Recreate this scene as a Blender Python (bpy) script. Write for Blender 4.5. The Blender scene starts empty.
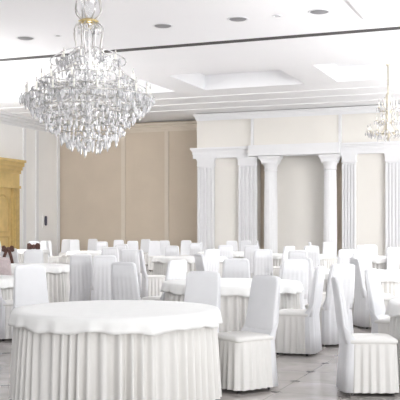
import bpy, bmesh, math, random
from mathutils import Vector, Matrix
random.seed(7)
S = bpy.context.scene
C = S.collection
PI = math.pi
TH = math.radians(21.5)          # the room is turned this far from the view axis
F, H, YH = 900.0, 1.44, 228.0    # focal length in pixels, eye height, horizon row
ct, st = math.cos(TH), math.sin(TH)

def at(px, s):
    """floor point seen at column px where one metre spans s pixels"""
    d = F / s
    xc = (px - 200) / F * d
    return (xc*ct - d*st, xc*st + d*ct)

def col_x(px, Y):
    """X on the wall plane Y seen at column px"""
    t = (px - 200) / F
    d = Y / (t*st + ct)
    return d*(t*ct - st)

# ------------------------------------------------------------------ materials
def mat(name, rgb, rough=.8, metal=0., trans=0., noise=0., nscale=6., emit=0., ior=1.5, spec=None):
    m = bpy.data.materials.new(name); m.use_nodes = True
    nt = m.node_tree; b = nt.nodes['Principled BSDF']
    b.inputs['Base Color'].default_value = (*rgb, 1)
    b.inputs['Roughness'].default_value = rough
    b.inputs['Metallic'].default_value = metal
    b.inputs['Transmission Weight'].default_value = trans
    b.inputs['IOR'].default_value = ior
    if spec is not None: b.inputs['Specular IOR Level'].default_value = spec
    if emit:
        b.inputs['Emission Color'].default_value = (*rgb, 1)
        b.inputs['Emission Strength'].default_value = emit
    if noise:
        tc = nt.nodes.new('ShaderNodeTexCoord'); n = nt.nodes.new('ShaderNodeTexNoise')
        n.inputs['Scale'].default_value = nscale; n.inputs['Detail'].default_value = 4
        r = nt.nodes.new('ShaderNodeValToRGB')
        r.color_ramp.elements[0].position = .3; r.color_ramp.elements[1].position = .7
        r.color_ramp.elements[0].color = (*[c*(1-noise) for c in rgb], 1)
        r.color_ramp.elements[1].color = (*[min(1, c*(1+noise)) for c in rgb], 1)
        nt.links.new(tc.outputs['Object'], n.inputs['Vector'])
        nt.links.new(n.outputs['Fac'], r.inputs['Fac'])
        nt.links.new(r.outputs['Color'], b.inputs['Base Color'])
    return m

M = {}
M['ceil'] = mat('ceiling_paint', (.92, .92, .935), .9, noise=.01, nscale=.5)
M['wall'] = mat('pale_wall_paint', (.90, .89, .875), .85, noise=.015, nscale=.7)
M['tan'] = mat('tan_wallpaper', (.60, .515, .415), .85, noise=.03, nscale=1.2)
M['tanstrip'] = mat('tan_moulding', (.66, .59, .50), .7, noise=.01)
M['beige'] = mat('beige_wall_paint', (.78, .755, .71), .85, noise=.015, nscale=.8)
M['white'] = mat('white_plaster', (.80, .80, .81), .6, noise=.01)
M['slot'] = mat('dark_slot', (.07, .065, .065), .8, noise=.05)
M['cloth'] = mat('white_chair_fabric', (.76, .76, .775), .95, noise=.012, nscale=9, spec=.1)
M['ivory'] = mat('ivory_skirt_fabric', (.77, .755, .73), .95, noise=.012, nscale=9, spec=.1)
M['top'] = mat('white_damask_cloth', (.84, .835, .82), .85, noise=.015, nscale=14, spec=.2)
M['leg'] = mat('dark_chair_metal', (.05, .045, .045), .4, .6, noise=.05)
M['wood'] = mat('table_plywood', (.35, .25, .16), .6, noise=.1)
M['bow'] = mat('brown_satin', (.10, .04, .028), .45, noise=.12, nscale=20)
M['gold'] = mat('golden_door_wood', (.64, .47, .20), .5, noise=.1, nscale=3)
M['golddk'] = mat('golden_door_carving', (.55, .39, .155), .5, noise=.1, nscale=8)
M['brass'] = mat('brass', (.62, .50, .26), .3, 1, noise=.05)
M['silver'] = mat('silver_metal', (.62, .60, .58), .3, 1, noise=.05)
M['crystal'] = mat('clear_crystal', (.97, .97, .98), .12, trans=.72, ior=1.45)
M['milk'] = mat('frosted_crystal', (.92, .92, .93), .2, trans=.8, noise=.01)
M['candle'] = mat('ivory_candle', (.88, .86, .8), .5, noise=.02)
M['bulb'] = mat('clear_candle_bulb', (.95, .93, .9), .2, trans=.6)
M['palebrass'] = mat('pale_brass', (.74, .69, .58), .35, .8, noise=.05)
M['dark'] = mat('dark_violet_plastic', (.06, .055, .09), .5, noise=.05)
M['vent'] = mat('grey_diffuser_metal', (.25, .25, .26), .5, noise=.05)
M['mauve'] = mat('mauve_linen', (.52, .44, .44), .9, noise=.08, nscale=30)
M['rim'] = mat('white_ceiling_metal', (.82, .82, .84), .5, noise=.01)

def floor_material():
    m = bpy.data.materials.new('polished_marble_tiles'); m.use_nodes = True
    nt = m.node_tree; N = nt.nodes; L = nt.links; b = N['Principled BSDF']
    tc = N.new('ShaderNodeTexCoord'); sep = N.new('ShaderNodeSeparateXYZ')
    L.new(tc.outputs['Object'], sep.inputs[0])
    def mth(op, a, bb=None):
        n = N.new('ShaderNodeMath'); n.operation = op
        for i, v in enumerate((a, bb)):
            if v is None: continue
            if isinstance(v, (int, float)): n.inputs[i].default_value = v
            else: L.new(v, n.inputs[i])
        return n.outputs[0]
    def frac(o, off):   # distance to the nearest tile joint, in metres
        q = mth('FRACT', mth('DIVIDE', mth('ADD', o, off), .6))
        return mth('MULTIPLY', mth('ABSOLUTE', mth('SUBTRACT', q, .5)), .6)
    ax = frac(sep.outputs['X'], 60.0 + 2.27 + .3 + .0)
    ay = frac(sep.outputs['Y'], 60.0 - 8.2 + .3)
    inlay = mth('LESS_THAN', mth('ADD', ax, ay), .06)
    jx = mth('LESS_THAN', mth('MINIMUM', ax, ay), .004)
    n = N.new('ShaderNodeTexNoise'); n.inputs['Scale'].default_value = 2.2; n.inputs['Detail'].default_value = 8
    n.inputs['Distortion'].default_value = 1.2
    L.new(tc.outputs['Object'], n.inputs['Vector'])
    r = N.new('ShaderNodeValToRGB')
    r.color_ramp.elements[0].position = .32; r.color_ramp.elements[1].position = .68
    r.color_ramp.elements[0].color = (.36, .33, .31, 1); r.color_ramp.elements[1].color = (.49, .455, .435, 1)
    L.new(n.outputs['Fac'], r.inputs['Fac'])
    m1 = N.new('ShaderNodeMixRGB'); L.new(jx, m1.inputs['Fac']); L.new(r.outputs['Color'], m1.inputs['Color1'])
    m1.inputs['Color2'].default_value = (.25, .225, .21, 1)
    m2 = N.new('ShaderNodeMixRGB'); L.new(inlay, m2.inputs['Fac']); L.new(m1.outputs['Color'], m2.inputs['Color1'])
    m2.inputs['Color2'].default_value = (.17, .15, .14, 1)
    L.new(m2.outputs['Color'], b.inputs['Base Color'])
    b.inputs['Roughness'].default_value = .13
    return m
M['floor'] = floor_material()

# ------------------------------------------------------------------ mesh helpers
def obj(name, bm, m, parent=None, smooth=False, loc=None):
    me = bpy.data.meshes.new(name)
    bmesh.ops.recalc_face_normals(bm, faces=bm.faces[:])
    bm.to_mesh(me); bm.free()
    if smooth:
        for p in me.polygons: p.use_smooth = True
    me.materials.append(m)
    o = bpy.data.objects.new(name, me); C.objects.link(o)
    if parent: o.parent = parent
    if loc: o.location = loc
    return o
def empty(name, loc=(0, 0, 0), rz=0):
    o = bpy.data.objects.new(name, None); o.empty_display_size = .2
    C.objects.link(o); o.location = loc; o.rotation_euler = (0, 0, rz); return o
def tag(o, label=None, cat=None, group=None, kind=None):
    if label: o['label'] = label
    if cat: o['category'] = cat
    if group: o['group'] = group
    if kind: o['kind'] = kind
    return o
def struct(name, bm, m, parent=None, smooth=False):
    o = obj(name, bm, m, parent, smooth)
    if not parent: o['kind'] = 'structure'
    return o
def box(bm, x0, x1, y0, y1, z0, z1):
    v = [bm.verts.new(p) for p in ((x0,y0,z0),(x1,y0,z0),(x1,y1,z0),(x0,y1,z0),(x0,y0,z1),(x1,y0,z1),(x1,y1,z1),(x0,y1,z1))]
    for f in ((0,3,2,1),(4,5,6,7),(0,1,5,4),(1,2,6,5),(2,3,7,6),(3,0,4,7)):
        bm.faces.new([v[i] for i in f])
    return bm
def B(*a): return box(bmesh.new(), *a)
def loft(bm, rings, cap=True, closed=True):
    vs = [[bm.verts.new(p) for p in r] for r in rings]
    n = len(rings[0])
    for a, b in zip(vs, vs[1:]):
        for i in range(n if closed else n-1):
            j = (i+1) % n
            bm.faces.new((a[i], a[j], b[j], b[i]))
    if cap:
        bm.faces.new(list(reversed(vs[0]))); bm.faces.new(vs[-1])
    return bm
def lathe(prof, seg=16, cx=0, cy=0, bm=None):
    bm = bm or bmesh.new()
    return loft(bm, [[(cx+r*math.cos(2*PI*i/seg), cy+r*math.sin(2*PI*i/seg), z) for i in range(seg)] for r, z in prof])
def tube(bm, pts, r, seg=6):
    pts = [Vector(p) for p in pts]
    rings = []
    for i, p in enumerate(pts):
        t = (pts[min(i+1, len(pts)-1)] - pts[max(i-1, 0)]).normalized()
        a = t.cross(Vector((0, 0, 1)))
        if a.length < 1e-3: a = t.cross(Vector((1, 0, 0)))
        a.normalize(); b = t.cross(a)
        rr = r[i] if isinstance(r, (list, tuple)) else r
        rings.append([p + rr*(a*math.cos(2*PI*k/seg) + b*math.sin(2*PI*k/seg)) for k in range(seg)])
    return loft(bm, rings)
def bez(p0, p1, p2, p3, n=10):
    p0, p1, p2, p3 = map(Vector, (p0, p1, p2, p3)); out = []
    for i in range(n+1):
        t = i/n; u = 1-t
        out.append(u*u*u*p0 + 3*u*u*t*p1 + 3*u*t*t*p2 + t*t*t*p3)
    return out
def copy_tree(o, parent=None):
    c = o.copy(); C.objects.link(c)
    if parent: c.parent = parent
    for ch in list(o.children): copy_tree(ch, c)
    return c

# ------------------------------------------------------------------ room shell
ZC = 5.90                                  # ceiling height
XL, YB, YM = -19.9, 34.0, 32.5             # left wall, recessed wall, colonnade plane
XR, YF = 5.0, -4.0
struct('floor', B(XL, XR, YF, YB, -.1, 0), M['floor'])
struct('wall_left', B(XL-.2, XL, YF, YB+.2, 0, ZC+.8), M['wall'])
XA = col_x(197, YM)                        # left end of the colonnade block
struct('wall_back', B(XL, XA, YB, YB+.2, 0, ZC+.8), M['tan'])

# ceiling with sunken trays and a long slot
cb = bmesh.new()
box(cb, XL, XR, YF, 20.15, ZC, ZC+.12)
box(cb, XL, XR, 20.45, 24.1, ZC, ZC+.12)
box(cb, XL, XR, 27.1, YB, ZC, ZC+.12)
tl = [-19.2 + 4.35*k for k in range(6)]
prev = XL
for a in tl:
    b_ = a + 3.3
    if a > prev: box(cb, prev, a, 24.1, 27.1, ZC, ZC+.12)
    b_ = min(b_, XR)
    box(cb, a-.05, a, 24.1, 27.1, ZC+.12, ZC+.47); box(cb, b_, b_+.05, 24.1, 27.1, ZC+.12, ZC+.47)
    box(cb, a-.05, b_+.05, 24.05, 24.1, ZC+.12, ZC+.47); box(cb, a-.05, b_+.05, 27.1, 27.15, ZC+.12, ZC+.47)
    box(cb, a-.05, b_+.05, 24.05, 27.15, ZC+.47, ZC+.57)
    prev = b_
if prev < XR: box(cb, prev, XR, 24.1, 27.1, ZC, ZC+.12)
struct('ceiling', cb, M['ceil'])
struct('trim_1', B(XL, XR, 20.15, 20.45, ZC-.004, ZC+.1), M['slot'])
# slender ribs on the near ceiling and a soffit step towards the back
struct('trim_2', B(-3.72, -3.5, 10.0, 19.1, ZC-.07, ZC), M['white'])
tb = bmesh.new()
for y, dz in ((28.4, .022), (29.7, .045), (31.0, .07)):
    box(tb, XL, XR, y, YB, ZC-dz, ZC-dz+.024)
struct('trim_3', tb, M['ceil'])
# cornices
def cornice(bm, x0, x1, y, z, h, d, n=4):
    for i in range(n):
        t = (i+1)/n
        box(bm, x0, x1, y - d*t*t, y, z - h + h*i/n, z - h + h*(i+1)/n)
struct('trim_4', (lambda b: (cornice(b, XL, XA, YB, ZC-.16, .32, .4), b)[1])(bmesh.new()), M['tanstrip'])
tb = bmesh.new()
for i in range(4):
    t = (i+1)/4
    box(tb, XL, XL+.4*t*t, YF, YB, ZC-.42+.1*i, ZC-.42+.1*(i+1))
struct('trim_5', tb, M['white'])
# slim vertical mouldings on the recessed wall and on the left wall
k = 6
for px in (123.5, 167):
    X = col_x(px, YB); struct('trim_%d' % k, B(X-.09, X+.09, YB-.05, YB, .0, ZC-.48), M['tanstrip']); k += 1
def left_y(px):
    t = (px-200)/F; d = XL/(t*ct-st); return d*(t*st+ct)
for px in (24, 36.5, 58):
    Y = left_y(px); struct('trim_%d' % k, B(XL, XL+.05, Y-.09, Y+.09, .25, ZC-.45), M['white']); k += 1
struct('baseboard_left', B(XL, XL+.03, YF, YB, 0, .15), M['white'])

# colonnade block: upper wall, entablature, niche, pilasters, columns
X = lambda px: col_x(px, YM)
X253, X260, X341, X343 = X(253), X(260), X(340.5), X(342)
ZE0, ZE1 = 4.12, 4.52
cw = bmesh.new()
box(cw, XA, X253, YM, YB, ZE1-.05, ZC+.1); box(cw, X253, X341, YM-.08, YB, ZE1-.05, ZC+.1); box(cw, X341, XR, YM, YB, ZE1-.05, ZC+.1)
cl_ = bmesh.new(); box(cl_, XA, X260-.12, YM, YB, 0, ZE1-.05); box(cl_, X343+.05, XR, YM, YB, 0, ZE1-.05)
struct('wall_colonnade', cl_, M['beige']); struct('wall_upper', cw, M['beige'])
XN0, XN1 = X260-.12, X343+.05
YN = YM+.45
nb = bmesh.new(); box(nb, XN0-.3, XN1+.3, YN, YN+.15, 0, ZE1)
struct('wall_niche', nb, M['tan'])  # tan margins paint in the shade between pilasters and columns
# pale panel on the niche wall
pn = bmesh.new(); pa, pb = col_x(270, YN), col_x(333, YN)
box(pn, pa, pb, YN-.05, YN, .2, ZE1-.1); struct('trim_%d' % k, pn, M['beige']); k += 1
# upper wall trims
for px in (253, 340.5):
    struct('trim_%d' % k, B(X(px)-.05, X(px)+.05, YM-.12, YM, ZE1, ZC-.3), M['white']); k += 1
tb = bmesh.new(); cornice(tb, XA, XR, YM-.08, ZC-.1, .22, .35, 5)
struct('trim_%d' % k, tb, M['white']); k += 1
# entablature
eb = bmesh.new()
for z0, z1, o in ((ZE0, ZE0+.16, .16), (ZE0+.16, ZE0+.28, .20), (ZE0+.28, ZE0+.33, .27), (ZE0+.33, ZE1, .34)):
    box(eb, XA-.06-o*.3, XR, YM-o, YM, z0, z1)
box(eb, X253-.05, X341+.05, YM-.42, YM-.1, ZE0+.02, ZE1+.02)
ent = struct('trim_%d' % k, eb, M['white']); k += 1

def pilaster(x0, x1, y, d, label):
    root = empty('pilaster', ((x0+x1)/2, y, 0)); w = (x1-x0)/2
    tag(root, label, 'pilaster', 'pilasters of the white colonnade')
    bm = bmesh.new(); n = 5                       # fluted shaft: raised fillets on a flat panel
    box(bm, -w*.92, w*.92, -d*.7, 0, .5, ZE0-.3)
    for i in range(n):
        x = -w*.86 + i*(1.72*w)/(n-1)
        box(bm, x-w*.1, x+w*.1, -d, -d*.7, .55, ZE0-.36)
    obj('shaft', bm, M['white'], root)
    bm = bmesh.new(); box(bm, -w*1.12, w*1.12, -d*1.25, 0, 0, .36); box(bm, -w*1.05, w*1.05, -d*1.12, 0, .36, .5)
    obj('base', bm, M['white'], root)
    bm = bmesh.new()
    for z0, z1, e in ((ZE0-.3, ZE0-.24, 1.04), (ZE0-.24, ZE0-.1, 1.0), (ZE0-.1, ZE0-.05, 1.05), (ZE0-.05, ZE0-.002, 1.12)):
        box(bm, -w*e, w*e, -d*e*1.05, 0, z0, z1)
    obj('capital', bm, M['white'], root)
    return root
pilaster(X(199), X(215.5), YM-.022, .16, 'white fluted pilaster at the left end of the colonnade, beside the tan wall')
pilaster(X(240), X(258.5), YM-.022, .2, 'wide white fluted pilaster just left of the left round column')
pilaster(X(343), X(357), YM-.022, .2, 'white fluted pilaster just right of the right round column')
pilaster(X(386), X(402), YM-.022, .16, 'white fluted pilaster at the right edge below the small chandelier')
def column(x, r, label):
    root = empty('column', (x, YM-.2, 0))
    tag(root, label, 'column', 'round columns of the colonnade')
    bm = bmesh.new(); seg = 48; rings = []
    for z, s in ((.45, 1.0), (1.6, .99), (2.8, .95), (ZE0-.55, .89)):
        rings.append([((r*s*(1-.05*(i % 2)))*math.cos(2*PI*i/seg), (r*s*(1-.05*(i % 2)))*math.sin(2*PI*i/seg), z) for i in range(seg)])
    loft(bm, rings); obj('shaft', bm, M['white'], root)
    bm = lathe([(r*1.3, 0), (r*1.3, .22), (r*1.22, .25), (r*1.2, .32), (r*1.05, .38), (r*1.02, .46)], 32); obj('base', bm, M['white'], root, True)
    bm = lathe([(r*.92, ZE0-.56), (r*1.02, ZE0-.53), (r*.95, ZE0-.5), (r*.95, ZE0-.42), (r*1.05, ZE0-.34), (r*1.2, ZE0-.26)], 32)
    e = r*1.6
    rings = [[(sx*q, sy*q*.6, z) for sx, sy in ((-1,-1),(1,-1),(1,1),(-1,1))] for q, z in ((r*1.15, ZE0-.3), (r*1.35, ZE0-.16), (e, ZE0-.06), (e, ZE0-.002))]
    loft(bm, rings); obj('capital', bm, M['white'], root)
column(X(272.3), .255, 'left one of the two round white columns in front of the niche')
column(X(331.5), .245, 'right one of the two round white columns in front of the niche')

# ------------------------------------------------------------------ golden door on the left wall
def golden_door():
    Y1 = left_y(16.5); Y0 = Y1 - 3.3; ZT = 4.12
    root = empty('door', (XL, (Y0+Y1)/2, 0)); w = (Y1-Y0)/2
    tag(root, 'tall golden carved double door with a heavy cornice at the left edge', 'door')
    root['kind'] = 'structure'; root.name = 'door_1'
    bm = bmesh.new()
    box(bm, 0, .14, -w, w, 3.05, 3.6)
    for z0, z1, e in ((3.0, 3.1, .2), (3.58, 3.72, .2), (3.72, 3.86, .26), (3.86, ZT-.1, .33), (ZT-.1, ZT, .4)):
        box(bm, 0, e, -w-e*.35+.05, w+e*.35-.05, z0, z1)
    obj('door_cornice', bm, M['gold'], root)
    for sgn in (-1, 1):
        bm = bmesh.new()
        y = sgn*(w-.24)
        box(bm, 0, .16, y-.22, y+.22, 0, 3.02); box(bm, .16, .2, y-.13, y+.13, .6, 2.8); box(bm, 0, .22, y-.26, y+.26, 0, .45)
        obj('door_pilaster', bm, M['golddk'], root)
        leaf_w = w-.5
        bm = bmesh.new(); y0, y1 = (0.01, leaf_w) if sgn > 0 else (-leaf_w, -.01)
        box(bm, 0, .06, y0, y1, .03, 3.0)
        lf = obj('door_leaf', bm, M['gold'], root)
        ym = (y0+y1)/2; hw = leaf_w/2-.16
        bm = bmesh.new()
        pts = [(.07, ym-hw, 1.3), (.07, ym-hw, 2.3)] + [(.07, ym-hw*math.cos(a), 2.3+hw*math.sin(a)) for a in [PI*i/10 for i in range(1, 10)]] + [(.07, ym+hw, 2.3), (.07, ym+hw, 1.3), (.07, ym-hw, 1.3)]
        tube(bm, pts, .04); tube(bm, [(.07, ym-hw, .25), (.07, ym-hw, 1.1), (.07, ym+hw, 1.1), (.07, ym+hw, .25), (.07, ym-hw, .25)], .04)
        obj('panel_moulding', bm, M['golddk'], lf)
        bm = bmesh.new(); tube(bm, [(.06, sgn*.1, 1.05), (.13, sgn*.1, 1.08), (.13, sgn*.1, 1.3), (.06, sgn*.1, 1.33)], .015)
        obj('door_handle', bm, M['brass'], lf)
golden_door()
# dark fixture on the left wall
Y = left_y(43.8); root = empty('wall_fixture', (XL, Y, 1.74)); tag(root, 'small dark upright fixture on the pale left wall', 'wall fixture')
bm = bmesh.new(); box(bm, 0, .04, -.12, .12, -.28, .28); obj('backplate', bm, M['wall'], root)
bm = lathe([(.03, -.2), (.055, -.16), (.055, .16), (.035, .2)], 12, .1, 0); obj('body', bm, M['dark'], root, True)
bm = bmesh.new(); box(bm, .03, .1, -.02, .02, -.03, .03); obj('bracket', bm, M['dark'], root)

# ------------------------------------------------------------------ ceiling diffusers and small spots
def diffuser(x, y, label):
    root = empty('ceiling_vent', (x, y, ZC)); tag(root, label, 'vent', 'round vents in the near ceiling')
    bm = lathe([(.225, -.002), (.23, -.01), (.22, -.016), (.2, -.014), (.19, -.008), (.19, -.004)], 28); obj('rim', bm, M['rim'], root, True)
    bm = bmesh.new()
    loft(bm, [[(r*math.cos(2*PI*i/28), r*math.sin(2*PI*i/28), z) for i in range(28)] for r, z in ((.188, -.008), (.16, -.022), (.1, -.03), (.0001, -.032))], cap=False)
    obj('dish', bm, M['vent'], root, True)
vx = [-11.55, -9.79, -8.03, -6.28, -4.51]
vl = ['round grey ceiling vent at the far left of the row, left of the big chandelier',
      'round grey ceiling vent hidden mostly behind the stem of the big chandelier',
      'round grey ceiling vent first to the right of the big chandelier',
      'round grey ceiling vent in the middle of the row, second right of the big chandelier',
      'round grey ceiling vent at the right end of the row, near the white ceiling rib']
for x, l in zip(vx, vl): diffuser(x, 18.15, l)
def spot(x, y, label):
    root = empty('ceiling_spotlight', (x, y, ZC)); tag(root, label, 'ceiling light', 'small recessed spots in the near ceiling')
    bm = lathe([(.09, -.002), (.1, -.012), (.085, -.02), (.06, -.012), (.06, -.004)], 16); obj('trim_ring', bm, M['rim'], root, True)
    bm = lathe([(.055, -.012), (.05, -.016)], 12); obj('lens', bm, M['milk'], root)
spot(-10.7, 18.18, 'small recessed ceiling spot just left of the big chandelier stem')
spot(-5.42, 18.18, 'small recessed ceiling spot between the two rightmost round vents')

# ------------------------------------------------------------------ chandeliers
def drop_mesh(bm, p, L, w):
    x, y, z = p
    rings = [(0.15, 0), (1, .3), (.8, .75), (.05, 1)]
    loft(bm, [[(x+w*q*math.cos(2*PI*i/6), y+w*q*math.sin(2*PI*i/6), z-L*t) for i in range(6)] for q, t in rings])
def rotz(p, a): return Vector((p[0]*math.cos(a)-p[1]*math.sin(a), p[0]*math.sin(a)+p[1]*math.cos(a), p[2]))
def chandelier(px, s, label, big):
    x, y = at(px, s)
    root = empty('chandelier', (x, y, ZC)); tag(root, label, 'chandelier')
    Z = lambda row: H + (YH-row)/s - ZC
    drops = []
    if big:
        stem_p = [(.03, Z(-42)), (.03, Z(-6)), (.07, Z(-4)), (.13, Z(2)), (.09, Z(14)), (.05, Z(20)), (.08, Z(23)), (.03, Z(26)), (.07, Z(36)), (.03, Z(42)), (.03, Z(52)), (.08, Z(58)), (.03, Z(64)), (.11, Z(72)), (.03, Z(78)), (.03, Z(88)), (.13, Z(95)), (.04, Z(104)), (.1, Z(118)), (.03, Z(124)), (.03, Z(134)), (.07, Z(141)), (.01, Z(147))]
        tiers = [(8, .12, Z(62), .46, Z(62), Z(50)), (12, .14, Z(84), .78, Z(84), Z(70)), (18, .14, Z(98), 1.03, Z(98), Z(83))]
        rings = [(1.08, Z(98), 60, .13, .03), (1.0, Z(103), 56, .13, .03), (.9, Z(109), 52, .13, .03), (.8, Z(115), 46, .13, .03), (.69, Z(121), 42, .13, .03), (.58, Z(128), 38, .13, .03), (.47, Z(134), 34, .14, .03), (.35, Z(140), 28, .15, .03), (.2, Z(144), 16, .14, .028), (.9, Z(90), 40, .11, .026), (.6, Z(76), 26, .1, .024),
                 (.62, Z(92), 24, .12, .028), (.36, Z(68), 16, .12, .028), (.17, Z(26), 10, .1, .022)]
        ar, cm = .013, M['silver']
        up = [(8, .10, Z(23), .22, Z(0), Z(-6)), ]
    else:
        stem_p = [(.02, Z(64.2)), (.02, Z(92)), (.05, Z(94)), (.09, Z(100)), (.04, Z(106)), (.1, Z(112)), (.05, Z(120)), (.12, Z(128)), (.16, Z(132)), (.06, Z(136)), (.01, Z(141))]
        tiers = [(6, .05, Z(113), .24, Z(108), Z(98)), (6, .05, Z(124), .3, Z(121), Z(114)), (12, .06, Z(134), .54, Z(132), Z(124))]
        rings = [(.5, Z(133), 20, .13, .03), (.28, Z(134), 12, .14, .03), (.2, Z(112), 10, .12, .025), (.24, Z(122), 10, .12, .025)]
        ar, cm = .014, M['palebrass']
        up = []
    obj('stem', lathe(stem_p, 14), M['milk'] if big else M['palebrass'], root, True)
    obj('ceiling_rose', lathe([(.02, -.16), (.1, -.1), (.16, -.002)] if big else [(.02, -.06), (.05, -.03), (.06, -.002)], 16), cm, root, True)
    if big:
        obj('collar', lathe([(.1, Z(24)), (.17, Z(22.5)), (.17, Z(21)), (.09, Z(19))], 16), M['brass'], root, True)
        for i in range(8):                 # scroll cage round the neck
            a = 2*PI*i/8+.2; bm = bmesh.new()
            tube(bm, [rotz(p, a) for p in bez((.1, 0, Z(22)), (.42, 0, Z(26)), (.12, 0, Z(44)), (.24, 0, Z(60)), 10)], .011)
            tube(bm, [rotz(p, a) for p in bez((.08, 0, Z(20)), (.32, 0, Z(14)), (.2, 0, Z(4)), (.17, 0, Z(-10)), 8)], .011)
            obj('scroll', bm, M['silver'], root, True)
    for n, r0, z0, r1, z1, zt in tiers:
        cl = zt - z1
        for i in range(n):
            a = 2*PI*(i+.3)/n; bm = bmesh.new()
            sag = .16 if big else .08
            tube(bm, [rotz(p, a) for p in bez((r0, 0, z0), (r0+.35*(r1-r0), 0, z0+sag), (r1*.7, 0, z1-sag*1.7), (r1, 0, z1), 10)], ar)
            arm = obj('arm', bm, M['milk'] if (big and i % 2) else cm, root, True)
            c = rotz((r1, 0, 0), a)
            cup = obj('candle_cup', lathe([(.015, z1-.01), (.05, z1), (.075, z1+.02), (.02, z1+.022)] if big else [(.01, z1-.01), (.05, z1+.02), (.02, z1+.022)], 10, c.x, c.y), M['crystal'] if big else cm, arm, True)
            obj('candle', lathe([(.017, z1+.02), (.017, z1+cl*.62)], 8, c.x, c.y), M['candle'], arm)
            obj('bulb', lathe([(.008, z1+cl*.62), (.018, z1+cl*.74), (.003, z1+cl)], 8, c.x, c.y), M['bulb'], arm, True)
            m = 6 if big else 4
            for k2 in range(m):
                b2 = 2*PI*k2/m; drops.append(((c.x+.065*math.cos(b2), c.y+.065*math.sin(b2), z1), .11 if big else .1, .022))
    for r, z, n, L, w in rings:
        bm = bmesh.new(); pts = [(r*math.cos(2*PI*i/32), r*math.sin(2*PI*i/32), z) for i in range(33)]
        tube(bm, pts, .009, 5); obj('hoop', bm, cm, root, True)
        for i in range(n):
            a = 2*PI*i/n+random.random()*.05; q = r*random.uniform(.93, 1.04); drops.append(((q*math.cos(a), q*math.sin(a), z-.005+random.uniform(-.045, .045)), L*random.uniform(.7, 1.3), w*random.uniform(.6, 1.15)))
    if big:
        for i in range(14):                    # long scrolls sweeping from the neck out to the arms
            a = 2*PI*(i+.5)/14; bm = bmesh.new(); ro, zo = (.98, Z(92)) if i % 2 else (.62, Z(66))
            tube(bm, [rotz(p, a) for p in bez((.12, 0, Z(52)), (ro*.35, 0, Z(46)), (ro*.55, 0, zo+.28), (ro, 0, zo+.1), 10)], .010)
            tube(bm, [rotz(p, a) for p in bez((ro, 0, zo+.1), (ro+.09, 0, zo-.02), (ro-.16, 0, zo-.08), (ro-.1, 0, zo+.06), 6)], .010)
            obj('scroll', bm, M['milk'], root, True)
            for t in (.35, .6, .85):
                drops.append((tuple(rotz((ro*t, 0, Z(52)*(1-t)+zo*t+.08), a)), .13, .028))
    if big:                                    # bead strands between the stem and the hoops
        bm = bmesh.new()
        def strand(p0, p1, sag, n):
            for i in range(1, n):
                t = i/n; q = Vector(p0).lerp(Vector(p1), t); q.z -= sag*4*t*(1-t)
                bmesh.ops.create_icosphere(bm, subdivisions=1, radius=.014, matrix=Matrix.Translation(q))
        for i in range(16):
            a = 2*PI*i/16
            strand((.1*math.cos(a), .1*math.sin(a), Z(48)), (.46*math.cos(a), .46*math.sin(a), Z(62)), .1, 12)
            strand((.12*math.cos(a), .12*math.sin(a), Z(70)), (.78*math.cos(a), .78*math.sin(a), Z(84)), .14, 18)
            strand((1.06*math.cos(a), 1.06*math.sin(a), Z(99)), (.69*math.cos(a+.2), .69*math.sin(a+.2), Z(121)), .05, 14)
            strand((.69*math.cos(a), .69*math.sin(a), Z(121)), (.31*math.cos(a+.3), .31*math.sin(a+.3), Z(140)), .04, 12)
        bo = obj('bead_strands', bm, M['crystal'], root); bo['kind'] = 'stuff'
    cam = Vector((-x, -y, 0)).normalized()
    drops.sort(key=lambda d: -(d[0][0]*cam.x+d[0][1]*cam.y) - d[1])
    keep = 95 if big else 40
    mid = bmesh.new()
    for i, (p, L, w) in enumerate(drops):
        if i < keep:
            bm = bmesh.new(); drop_mesh(bm, p, L, w); obj('crystal_drop', bm, M['crystal'], root)
        else: drop_mesh(mid, p, L, w)
    o = obj('crystal_fringe', mid, M['crystal'], root); o['kind'] = 'stuff'
    return root
chandelier(88.5, 60, 'large crystal chandelier with many arms hanging over the hall at upper left', True)
chandelier(388, 36.7, 'small brass-toned chandelier on a thin rod in front of the colonnade at right', False)

# ------------------------------------------------------------------ covered chairs
def rrect(w, d, y, z, n=5, r=.03, x0=0):
    pts = []
    for cx, cy, a0 in ((w-r, d-r, 0), (-w+r, d-r, PI/2), (-w+r, -d+r, PI), (w-r, -d+r, 1.5*PI)):
        for i in range(n):
            a = a0 + PI/2*i/(n-1); pts.append((x0+cx+r*math.cos(a), y+cy+r*math.sin(a), z))
    return pts
def pleat_ring(hx, hy, z, amp, cnt, seg, seed, flare=0.):
    """closed pleated outline of a rounded rectangle"""
    rnd = random.Random(seed); out = []
    per = 4*(hx+hy); r = .07
    for i in range(seg):
        a = 2*PI*i/seg
        c, s_ = math.cos(a), math.sin(a)
        q = (abs(c/hx)**6 + abs(s_/hy)**6) ** (-1/6)
        ph = cnt*a + .8*math.sin(3*a+seed)
        k_ = q + amp*(math.cos(ph)*.7 + .3*math.cos(2*ph+seed)) + flare
        out.append((c*k_, s_*k_, z))
    return out
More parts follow.
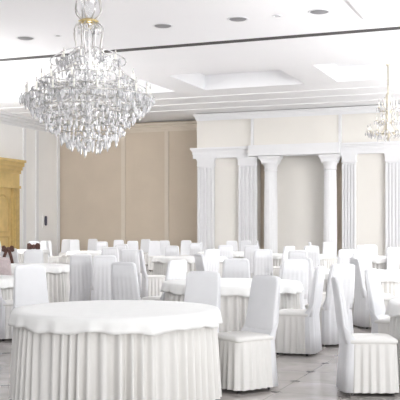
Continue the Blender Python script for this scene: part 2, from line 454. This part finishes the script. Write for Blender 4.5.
def make_chair(seed, back='cloth'):
    root = empty('covered_chair')
    # pleated skirt
    bm = bmesh.new(); seg = 132; cnt = 22
    rings = []
    for z, amp, fl in ((.455, .0, 0), (.43, .004, .004), (.34, .010, .006), (.2, .014, .012), (.03, .017, .020)):
        rings.append([(p[0], p[1]+.0, p[2]) for p in pleat_ring(.215, .215, z, amp, cnt, seg, seed, fl)])
    loft(bm, rings, cap=False)
    obj('skirt', bm, M['ivory'], root, True)
    bm = loft(bmesh.new(), [rrect(.2, .2, 0, .44), rrect(.222, .222, 0, .452, r=.06), rrect(.222, .222, 0, .475, r=.06), rrect(.19, .19, 0, .492, r=.06)])
    obj('seat', bm, M['ivory'], root, True)
    # tall back with a square, soft-cornered top, leaning a little
    bm = bmesh.new(); rings = []
    prof = [(.445, .205), (.55, .205), (.7, .198), (.85, .19), (.95, .185), (.985, .175), (1.0, .15), (1.005, .10)]
    for z, w in prof:
        y = -.20 - .16*(z-.44)
        rings.append(rrect(w, .028 if z < .99 else .02, y, z, 5, .02))
    loft(bm, rings); obj('backrest', bm, M[back], root, True)
    # rear drape from the top of the back to the floor
    bm = bmesh.new(); n = 25; rows = []
    for z, w, y, a in ((.96, .187, -.315, .0), (.8, .198, -.293, .003), (.6, .21, -.268, .008), (.45, .216, -.245, .010), (.25, .226, -.255, .014), (.03, .234, -.27, .018)):
        rows.append([(w*(2*i/(n-1)-1), y - .6*a*math.cos(i*2*PI/4.0+seed) + (.05*abs(2*i/(n-1)-1)**4 if z < .5 else .02*abs(2*i/(n-1)-1)**6), z) for i in range(n)])
    front = [[(x_*(1 if z_ > .5 else .96), y_+.012 if z_ > .5 else -.12, z_) for x_, y_, z_ in r] for r in rows]
    loft(bm, [r + list(reversed(f)) for r, f in zip(rows, front)])
    obj('back_drape', bm, M[back], root, True)
    for sx in (-1, 1):
        for sy in (-1, 1):
            bm = bmesh.new(); tube(bm, [(sx*.14, sy*.14, .44), (sx*.172, sy*.172, 0)], .014)
            obj('leg', bm, M['leg'], root)
    return root

# ------------------------------------------------------------------ round tables with skirts and cloths
def make_table(R=.84, seed=1):
    root = empty('banquet_table')
    obj('tabletop', lathe([(R-.02, .715), (R-.02, .735)], 48), M['wood'], root)
    bm = bmesh.new(); seg = 560; cnt = 58; rings = []
    rnd = random.Random(seed); ph = [rnd.uniform(-.9, .9) for _ in range(12)]
    for z, amp, fl in ((.742, .0, -.02), (.735, .003, -.005), (.6, .010, .002), (.4, .015, .006), (.2, .018, .010), (.02, .021, .014)):
        ring = []
        for i in range(seg):
            a = 2*PI*i/seg
            w = cnt*a + sum(ph[j]*math.sin((j+2)*a) for j in range(12))
            c = math.cos(w); c = math.copysign(abs(c)**.7, c)
            am = 1.9*amp*(1+.35*math.sin(5*a+seed)+.25*math.sin(11*a))
            k_ = R + fl + am*c
            ring.append((k_*math.cos(a), k_*math.sin(a), z))
        rings.append(ring)
    loft(bm, rings, cap=False); obj('skirt', bm, M['ivory'], root, True)
    for sx in (-1, 1):
        for sy in (-1, 1):
            bm = bmesh.new(); tube(bm, [(sx*.45, sy*.45, .715), (sx*.52, sy*.52, 0)], .016); obj('leg', bm, M['leg'], root)
    return root
def make_cloth(R=.84, drop=.115, seed=1):
    bm = bmesh.new(); seg = 192; R1 = R+.043; rings = []
    for r, z in ((.02, .752), (.4, .752), (.7, .752), (R-.06, .752)):
        rings.append([(r*math.cos(2*PI*i/seg), r*math.sin(2*PI*i/seg), z) for i in range(seg)])
    for t in (0, .12, .3, .55, .8, 1.):
        ring = []
        for i in range(seg):
            a = 2*PI*i/seg
            sc = drop*(1+.09*math.sin(7*a+seed)+.07*math.sin(17*a+2*seed))
            wv = (.012*math.sin(23*a+seed)+.008*math.sin(37*a))*t
            k_ = R1-.012*(1-min(1, t*5))+.016*t+wv
            ring.append((k_*math.cos(a), k_*math.sin(a), .750 - sc*t))
        rings.append(ring)
    loft(bm, rings, cap=False)
    f = bm.verts; bm.faces.new([v for v in list(bm.verts)[:seg]])
    o = obj('tablecloth', bm, M['top'], None, True)
    sm = o.modifiers.new('thickness', 'SOLIDIFY'); sm.thickness = .003; sm.offset = 1
    return o
table0 = make_table(); cloth0 = make_cloth()
tables = [
 # px, scale, place words
 (116.5, 116.7, 'nearest round table, large in the foreground at left'),
 (232, 78, 'round table right behind the chair beside the foreground table'),
 (-45, 72, 'round table cut by the left edge behind the foreground table'),
 (486, 108, 'round table cut by the right edge in the foreground'),
 (24, 54, 'round table just behind the far left chair of the foreground table'),
 (190, 42, 'round table in front of the left end of the colonnade'),
 (354, 63, 'round table in the right middle, behind the two right foreground chairs'),
 (97, 34, 'far round table below the big chandelier'),
 (228, 35, 'far round table in front of the wide left pilaster'),
 (385, 42, 'far round table under the small chandelier at right'),
 (292, 38, 'far round table in front of the niche'),
 (20, 32, 'far round table near the golden door'),
]
first = True
for px, s, w in tables:
    t = table0 if first else copy_tree(table0); c = cloth0 if first else copy_tree(cloth0)
    x, y = at(px, s); rz = 0 if first else random.uniform(0, 6.28)
    for o in (t, c): o.location = (x, y, 0); o.rotation_euler = (0, 0, rz)
    tag(t, 'white skirted ' + w, 'table', 'skirted round tables')
    tag(c, 'white cloth on the ' + w, 'tablecloth', 'white table overlays')
    first = False

chairs = [
 # px, row of the top (or scale if negative), heading (0 faces away, 90 right, 180 towards us), label
 (242, -112, -126, 'chair with pleated skirt at the right side of the foreground table'),
 (369, -112, 92, 'chair with pleated skirt at right foreground, facing the table at the right edge'),
 (296, -87, -70, 'chair left of the bright floor gap, its seat turned left, centre right'),
 (328, -80, -30, 'chair seen from behind, just right of the chair facing left at centre right'),
 (398, -95, 118, 'bright chair directly beyond the right foreground chair, its back leaning left'),
 (36, 266, 155, 'grey-shaded chair at the far left side of the foreground table'),
 (190, 274, 208, 'chair facing us behind the right half of the foreground table'),
 (162, -77, -50, 'tilted-looking bright chair between the foreground table and the skirted table behind'),
 (136, -76, 30, 'chair with hanging folds, left of the bright tilted-looking chair'),
 (86, 254, 10, 'left one of two grey chair backs side by side behind the foreground table'),
 (104, 254, -8, 'right one of two grey chair backs side by side behind the foreground table'),
 (12, -74, 60, 'chair partly hidden between the left edge table and foreground table'),
 (13, 248, 5, 'chair with a long-tailed brown bow at the far left, above the table edge'),
 (2, 257, 0, 'chair with mauve striped back at the far left edge, beside the brown bow'),
 (32, 250, 176, 'white chair whose top rises above the grey-shaded left chair'),
 (131, 249, 0, 'bluish white chair back right of the two grey backs, lower part folded'),
 (126, 244, 20, 'round-topped chair peeking above the bluish white chair back'),
 (155, 250, 80, 'narrow sideways chair left of the tan wall strip, mid depth'),
 (215, 254, 70, 'sideways bright chair at the left edge of the middle table'),
 (237, 258, 5, 'grey chair back behind the middle table, below the wide pilaster'),
 (262, 249, 0, 'bright chair back below the left round column'),
 (288, 259, -15, 'chair back behind the right part of the middle table'),
 (345, 249, 0, 'square pale chair back below the right round column'),
 (312, 245, 10, 'wide pale chair in front of the niche, left of the right column'),
 (374, 257, 80, 'narrow bright sideways chair under the small chandelier'),
 (394, 259, -60, 'turned chair at the right edge, above the right edge table'),
 (388, 252, -70, 'slanting chair just left of the turned chair at the right edge'),
 (308, 257, 30, 'chair half hidden between the niche table and the sideways chair'),
 (7, 241, 90, 'far white chair under the golden door'),
 (37, 242, 150, 'far chair in front of the left wall, first right of the golden door'),
 (46, 241, 170, 'far round-topped chair below the dark wall fixture'),
 (55, 241, 90, 'far narrow sideways chair near the corner of the left wall'),
 (65, 239.5, 185, 'far chair just right of the room corner, left one of a tight pair'),
 (74, 239.5, 175, 'far chair just right of the room corner, right one of a tight pair'),
 (92, 239, 180, 'far chair below the left rim of the big chandelier'),
 (103, 241.5, 0, 'far chair below the middle of the big chandelier'),
 (118, 240, 180, 'far chair just left of the first tan wall strip'),
 (132, 241, 180, 'far chair just right of the first tan wall strip'),
 (144, 239, 190, 'far chair midway between the two tan wall strips'),
 (155, 241, 170, 'far chair just left of the second tan wall strip'),
 (164, 241, 180, 'far chair under the second tan wall strip'),
 (186, 240.5, 180, 'far pale blue chair just left of the colonnade'),
 (199, 243, 20, 'far chair below the left end pilaster'),
 (210, 242, 85, 'far narrow sideways chair below the left end pilaster, on its right side'),
 (232, 241, 180, 'far chair left of the wide pilaster'),
 (247, 241, 175, 'far chair below the wide pilaster'),
 (266, 241, 95, 'far narrow sideways chair below the dark gap beside the left column'),
 (281, 246, -40, 'far chair with a curved top just right of the left column'),
 (330, 242, 180, 'far chair below the right round column'),
 (319, 242, 90, 'far narrow sideways chair just left of the right round column'),
 (362, 246, 200, 'far chair right of the right fluted pilaster, left one of a pair'),
 (374, 246, 170, 'far chair right of the right fluted pilaster, right one of a pair'),
 (176, 246, 20, 'chair back right of the second tan wall strip, before the far row'),
 (223, 245, -10, 'chair back between left end pilaster and wide pilaster, before the far row'),
 (300, 250, 15, 'chair back before the niche, left of the wide pale chair'),
 (354, 252, -20, 'chair back below the right fluted pilaster, before the far pair'),
 (111, 247, 0, 'chair back below the lowest tip of the big chandelier, before the far row'),
 (204, 249, -35, 'half-turned chair back below the left end pilaster'),
 (253, 245, 10, 'chair back below the wide pilaster, right of the far chair there'),
 (398, 247, 180, 'far chair at the right edge below the last pilaster'),
]
proto = [make_chair(1), make_chair(2), make_chair(3, 'mauve')]
used = [False, False, False]
placed = {}
taken = [(*at(px, s), .84+.39) for px, s, w in tables]
def settle(px, s, slack=0):
    """nearest clear floor spot on the same line of sight"""
    d0 = F/s
    for k in range(0, 200):
        for sg in (1, -1):
            d = d0 + sg*k*.04
            x, y = at(px, F/d)
            if y < YM-.6 and all(math.hypot(x-a, y-b) > r-slack for a, b, r in taken): return x, y, d
    return (*at(px, s), d0)
for i, (px, yt, hd, lab) in enumerate(chairs):
    s = -yt if yt < 0 else (yt-YH)/.44
    k_ = 2 if 'mauve' in lab else i % 2
    o = proto[k_] if not used[k_] else copy_tree(proto[k_]); used[k_] = True
    x, y, d = settle(px, s, .09 if i == 0 else 0)
    if abs(d-F/s) > .3: print('moved', i, px, yt, round(F/s, 2), '->', round(d, 2))
    taken.append((x, y, .66))
    o.location = (x, y, 0); o.rotation_euler = (0, 0, TH - math.radians(hd)); placed[lab] = o
    tag(o, ('' if 'mauve' in lab else 'white covered ') + lab.replace('white chair whose', 'chair whose'), 'chair', 'white covered banquet chairs')

# brown bows tied on two chair backs at left
def bow(chair, off, z, tails, label):
    a = chair.rotation_euler.z
    x, y = chair.location.x + off*math.sin(a), chair.location.y - off*math.cos(a)
    root = empty('ribbon_bow', (x, y, z), TH); tag(root, label, 'bow', 'brown ribbon bows')
    bm = bmesh.new()
    bmesh.ops.create_uvsphere(bm, u_segments=10, v_segments=8, radius=.05); obj('knot', bm, M['bow'], root, True)
    for sx in (-1, 1):
        bm = bmesh.new()
        path = [(sx*.03, 0, 0), (sx*.07, -.03, .045), (sx*.125, -.03, .03), (sx*.135, 0, -.01), (sx*.09, .02, -.03), (sx*.03, .01, -.01)]
        rings = [[(p[0], p[1]-.004, p[2]-.035), (p[0], p[1]+.004, p[2]-.035), (p[0], p[1]+.004, p[2]+.035), (p[0], p[1]-.004, p[2]+.035)] for p in path]
        loft(bm, rings); obj('loop', bm, M['bow'], root)
        if tails:
            bm = bmesh.new()
            path = [(sx*.02, -.02, -.01), (sx*.07, -.035, -.15), (sx*.10, -.03, -.3), (sx*.11, -.03, -.44)]
            loft(bm, [[(p[0]-.035, p[1]-.003, p[2]), (p[0]+.035, p[1]-.003, p[2]), (p[0]+.035, p[1]+.003, p[2]), (p[0]-.035, p[1]+.003, p[2])] for p in path])
            obj('tail', bm, M['bow'], root)
for lab, o in placed.items():
    if 'long-tailed' in lab: bow(o, .37, .985, True, 'brown ribbon bow with long dark tails at far left above the table edge')
    if 'rises above' in lab: bow(o, .285, 1.06, False, 'small brown ribbon bow on top of the left chair back, without visible tails')

# ------------------------------------------------------------------ light, camera
w = bpy.data.worlds.new('sky'); S.world = w; w.use_nodes = True
w.node_tree.nodes['Background'].inputs[0].default_value = (.93, .96, 1, 1)
w.node_tree.nodes['Background'].inputs[1].default_value = .58
SE, SEL, SAZ = 1.3, 3, 46
WT, WE, LE, CE = 15, 330, 350, 1.5
def area(name, loc, rot, sx, sy, e, col=(1, 1, 1)):
    l = bpy.data.lights.new(name, 'AREA'); l.shape = 'RECTANGLE'; l.size = sx; l.size_y = sy; l.energy = e; l.color = col
    o = bpy.data.objects.new(name, l); C.objects.link(o); o.location = loc; o.rotation_euler = rot
area('window_daylight', (XR+.3, 17, 2.6), (0, math.radians(90+WT), 0), 4.5, 32, WE, (.95, .98, 1))
# added fill lights, unseen at both sides of the hall, brightening the white ceiling
for x, y, k_ in ((2.8, 4, .3), (2.8, 11, .5), (2.0, 17, 2.5), (1.0, 24, .9), (-.8, 29, .4), (-9.5, 4, .3), (-18.2, 21, 2.3)):
    area('ceiling_fill', (x, y, 3.0), (PI, 0, 0), 2.2, 2.2, LE*k_, (.98, .99, 1))
area('entablature_fill', ((XA-4)/2, YM-.2, ZE1+.06), (PI-.25, 0, 0), 8.5, .2, CE, (1, .97, .93))  # added fill above the entablature, lifts the upper wall and back ceiling

x, y = at(88.5, 60)
l = bpy.data.lights.new('chandelier_lamp', 'POINT'); l.energy = 12; l.color = (1, .98, .95); l.shadow_soft_size = .03
o = bpy.data.objects.new('chandelier_lamp', l); C.objects.link(o); o.location = (x+.12, y+.1, 4.15)
# low, very soft daylight through the open window side behind and to the right
l = bpy.data.lights.new('soft_daylight', 'SUN'); l.energy = SE; l.angle = math.radians(26); l.color = (1, .99, .98)
o = bpy.data.objects.new('soft_daylight', l); C.objects.link(o); o.location = (6, -6, 5)
o.rotation_euler = (math.radians(90-SEL), 0, math.radians(SAZ))
cam = bpy.data.cameras.new('camera'); co = bpy.data.objects.new('camera', cam); C.objects.link(co)
co.location = (0, 0, H); co.rotation_euler = (PI/2, 0, TH)
cam.sensor_width = 36; cam.lens = 36*F/400; cam.shift_y = (YH-200)/400; cam.clip_end = 200
S.camera = co
S.view_settings.view_transform = 'Standard'; S.view_settings.look = 'None'
S.view_settings.gamma = 1; S.view_settings.exposure = 0.4
S.view_settings.use_curve_mapping = False
